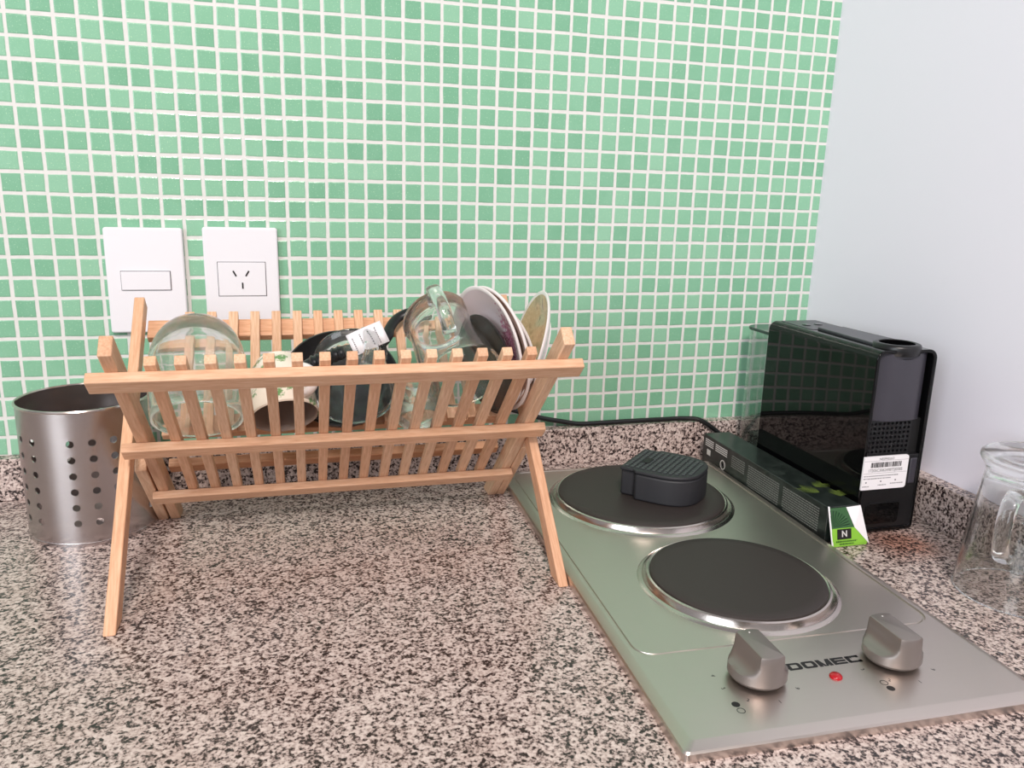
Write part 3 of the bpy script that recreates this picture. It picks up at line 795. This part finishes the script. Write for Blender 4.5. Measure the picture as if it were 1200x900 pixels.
# ------------------------------------------------------------------ capsule carton
def carton():
    x0, x1, y0, y1, h = .7808, .8188, -.2990, -.0400, .0392
    t = thing('capsule_carton', 'long dark printed carton with an open green end lying between hob and coffee machine', 'carton', ((x0+x1)/2, (y0+y1)/2, ZC))
    O = Vector(t.location)
    T = lambda bm: (bmesh.ops.translate(bm, vec=-O, verts=bm.verts[:]), bm)[1]
    q = N('printed_dark_card'); c = q.coord(); n = q.noise(c, 60, 3)
    q.l(q.ramp(n, [(.4, srgb(26,32,31)), (.7, srgb(46,52,50))]), q.b.inputs['Base Color']); q.set(Roughness=.28)
    body = link('sleeve', T(BX(x0, x1, y0, y1, ZC, ZC+h)), q.m, t, bevel=.0008)
    M_TXT = plain('pale_print', srgb(120,122,118), .5); M_TXT2 = plain('white_print', srgb(206,204,202), .5); M_LEAF = plain('leaf_print', srgb(120,140,62), .5)
    bm = bmesh.new(); random.seed(5)
    for ya, yb, rows in ((-.286,-.222,10),(-.214,-.150,10),(-.142,-.112,6)):
        for r in range(rows):
            z = ZC+.032-r*.0027; y = ya
            while y < yb-.002*(r == rows-1):
                w = random.uniform(.0015,.005); box(bm, x0-.00012, x0+.0002, y, min(y+w, yb), z-.00055, z+.00055); y += w+.0008
    link('side_text', T(bm), M_TXT, body)
    bm = bmesh.new()
    for r in range(4):
        z = ZC+.034-r*.0026
        for ya, yb in ((-.101,-.072),(-.067,-.046)): box(bm, x0-.00015, x0+.0002, ya, yb, z-.0006, z+.0006)
    box(bm, x0-.00015, x0+.0002, -.0605, -.0515, ZC+.014, ZC+.0215)
    link('white_lines', T(bm), M_TXT2, body)
    bm = lathe([(.0062,0),(.0062,.0002),(.0050,.0002),(.0050,0)], 28, closed=True)
    lathe([(0,.0002),(.0030,.0002),(.0030,0)], 20, bm)
    bmesh.ops.transform(bm, matrix=Matrix.Translation((x0-.0002, -.0925, ZC+.013)) @ Matrix.Rotation(PI/2, 4, 'Y'), verts=bm.verts[:])
    link('round_mark', T(bm), M_TXT2, body)
    # palm leaves printed on the top
    def frond(bm, cx, cy, L, ang, nl, z):
        d = Vector((math.cos(ang), math.sin(ang))); p = Vector((-d.y, d.x))
        for i in range(nl):
            f = (i+1)/nl
            for s in (1,-1):
                b = Vector((cx,cy))+d*L*f*.8; e = b + d*L*.34 + p*s*L*.55*(1-.6*abs(f-.45))
                wv = (e-b).normalized(); ww = Vector((-wv.y,wv.x))*.0005
                v = [bm.verts.new((pt.x,pt.y,z)) for pt in (b-ww, b+ww, e)]
                bm.faces.new(v)
        return bm
    bm = bmesh.new(); zt = ZC+h+.00012
    frond(bm, .7990,-.262,.024,2.2,9,zt); frond(bm,.8030,-.246,.020,.5,8,zt); frond(bm,.8130,-.276,.020,1.2,8,zt)
    link('leaf_print', T(bm), M_LEAF, body)
    bm = bmesh.new(); frond(bm,.7960,-.205,.022,2.3,9,zt)
    link('faint_leaf_print', T(bm), plain('dim_leaf', srgb(62,70,66), .4), body)
    # open end
    G = plain('lime_green_card', srgb(134,190,62), .4)
    yt, yb_ = y0-.0004, y0-.0130
    zt0, zb0 = ZC+h-.0015, ZC+.0006
    def sheet(pts, d, mat, name, par):
        bm = bmesh.new(); a_ = [bm.verts.new(p) for p in pts]; b_ = [bm.verts.new((p[0]+d[0],p[1]+d[1],p[2]+d[2])) for p in pts]
        n = len(pts); bm.faces.new(a_); bm.faces.new(b_[::-1])
        for i in range(n): bm.faces.new((a_[i],a_[(i+1)%n],b_[(i+1)%n],b_[i]))
        return link(name, T(bm), mat, par)
    zm = ZC+.019; ym = y0-.009
    dk = sheet([(x0+.001,yt,zt0),(x0+.021,yt,zt0),(x0+.027,ym,zm),(x0+.001,ym,zm)], (0,.0005,0), plain('palm_green_card', srgb(52,92,54), .45), 'palm_print_flap', t)
    fl = sheet([(x0+.001,ym,zm),(x0+.027,ym,zm),(x1+.004,yb_,zb0+.004),(x1+.003,yb_,zb0),(x0+.001,yb_,zb0)], (0,.0007,0), G, 'end_flap', t)
    wf = sheet([(x0+.021,yt-.0006,zt0),(x1,yt-.0006,zt0+.001),(x1+.0055,yb_-.0008,zb0+.001),(x1+.0030,yb_-.0008,zb0+.0035),(x0+.027,ym-.0008,zm)], (0,.0005,0), M_PAPER, 'white_flap', t)
    sheet([(x0-.0006,yt-.0002,zt0+.002),(x0+.0012,yt-.0002,zt0+.002),(x0+.0016,yb_-.0006,zb0),(x0-.0002,yb_-.0006,zb0)], (0,.0006,0), M_PAPER, 'torn_edge', t)
    # leaf rays on the dark flap
    bm = bmesh.new()
    fdir = Vector((0, ym-yt, zm-zt0)).normalized()
    o_ = Vector((x0+.002, yt-.0003, zt0)) + fdir*.019
    for k in range(9):
        a = math.radians(8+k*10.5); e = o_ + Vector((1,0,0))*math.cos(a)*.020 - fdir*math.sin(a)*.017
        s = (e-o_).normalized(); pz = Vector((0,-1,0)).cross(s)*.00055
        off = Vector((0,-.0006,0))
        bm.faces.new([bm.verts.new(p+off) for p in (o_, e-pz, e+pz)])
    link('leaf_rays', T(bm), plain('leaf_dark', srgb(24,50,34), .5), dk)
    # black emblem with its letter, laid on the sloping flap
    nrm_up = Vector((0, ym-yb_, zm-zb0)).normalized(); nf = Vector((1,0,0)).cross(nrm_up)
    if nf.y > 0: nf = -nf
    def FM(x, f): 
        p = Vector((x, yb_, zb0)) + nrm_up*f + nf*.0004 - O
        ya = nrm_up; xa = ya.cross(nf)
        return Matrix(((xa.x,ya.x,nf.x,p.x),(xa.y,ya.y,nf.y,p.y),(xa.z,ya.z,nf.z,p.z),(0,0,0,1)))
    em = BX(-.0082,.0082,-.0052,.0052,0,.0004); bmesh.ops.transform(em, matrix=FM(x0+.0145,.0128), verts=em.verts[:])
    eo = link('emblem', em, M_PRINT, fl)
    link('emblem_letter', text_bm('N', .0088, FM(x0+.0145,.0128) @ Matrix.Translation((0,0,.0005)), extrude=.0001, bold=.0002), M_TXT2, eo)
    ln = bmesh.new(); random.seed(12)
    for f, xa, xb in ((.0052,.0050,.0290),(.0026,.0090,.0250)):
        x = xa
        while x < xb:
            w = random.uniform(.0008,.002); b = BX(0,w,-.0008,.0008,0,.0001)
            bmesh.ops.transform(b, matrix=FM(x0+x,f), verts=b.verts[:]); me = bpy.data.meshes.new('q'); b.to_mesh(me); b.free(); ln.from_mesh(me); bpy.data.meshes.remove(me); x += w+.0006
    link('flap_print', ln, plain('dark_green_print', srgb(44,84,30), .5), fl)
carton()

# ------------------------------------------------------------------ glass mug standing upside down at the right
mug('glass_mug', 'big clear glass mug standing upside down on the counter by the white wall', Matrix.Translation((.8855,-.4290,ZC)), .0500, .0385, .1315, math.radians(206), .42, .92, .022, .0058)

# ------------------------------------------------------------------ light
W = bpy.data.worlds.new('world'); S.world = W; W.use_nodes = True
bg = W.node_tree.nodes['Background']; bg.inputs[0].default_value = (.93,.92,.96,1); bg.inputs[1].default_value = .36
def area(name, loc, target, sx, sy, power, col):
    L = bpy.data.lights.new(name, 'AREA'); L.shape = 'RECTANGLE'; L.size = sx; L.size_y = sy; L.energy = power; L.color = col
    o = bpy.data.objects.new(name, L); COL.objects.link(o); o.location = loc
    d = Vector(target)-Vector(loc); o.rotation_euler = d.to_track_quat('-Z', 'Y').to_euler()
    return o
area('ceiling_lamp', (.00,-2.30,1.62), (.4,-.15,-.25), .45, .45, 62, (1,.90,.84))
area('window_daylight', (-1.5,-2.4,.6), (.6,0,-.1), 1.3, 1.3, 38, (.86,.94,1))

S.view_settings.view_transform = 'Standard'; S.view_settings.look = 'None'; S.view_settings.exposure = 0.0; S.view_settings.gamma = 1
S.view_settings.use_curve_mapping = False
S.cycles.use_denoising = True
S.cycles.max_bounces = 40; S.cycles.transmission_bounces = 40; S.cycles.glossy_bounces = 24; S.cycles.diffuse_bounces = 6; S.cycles.transparent_max_bounces = 40
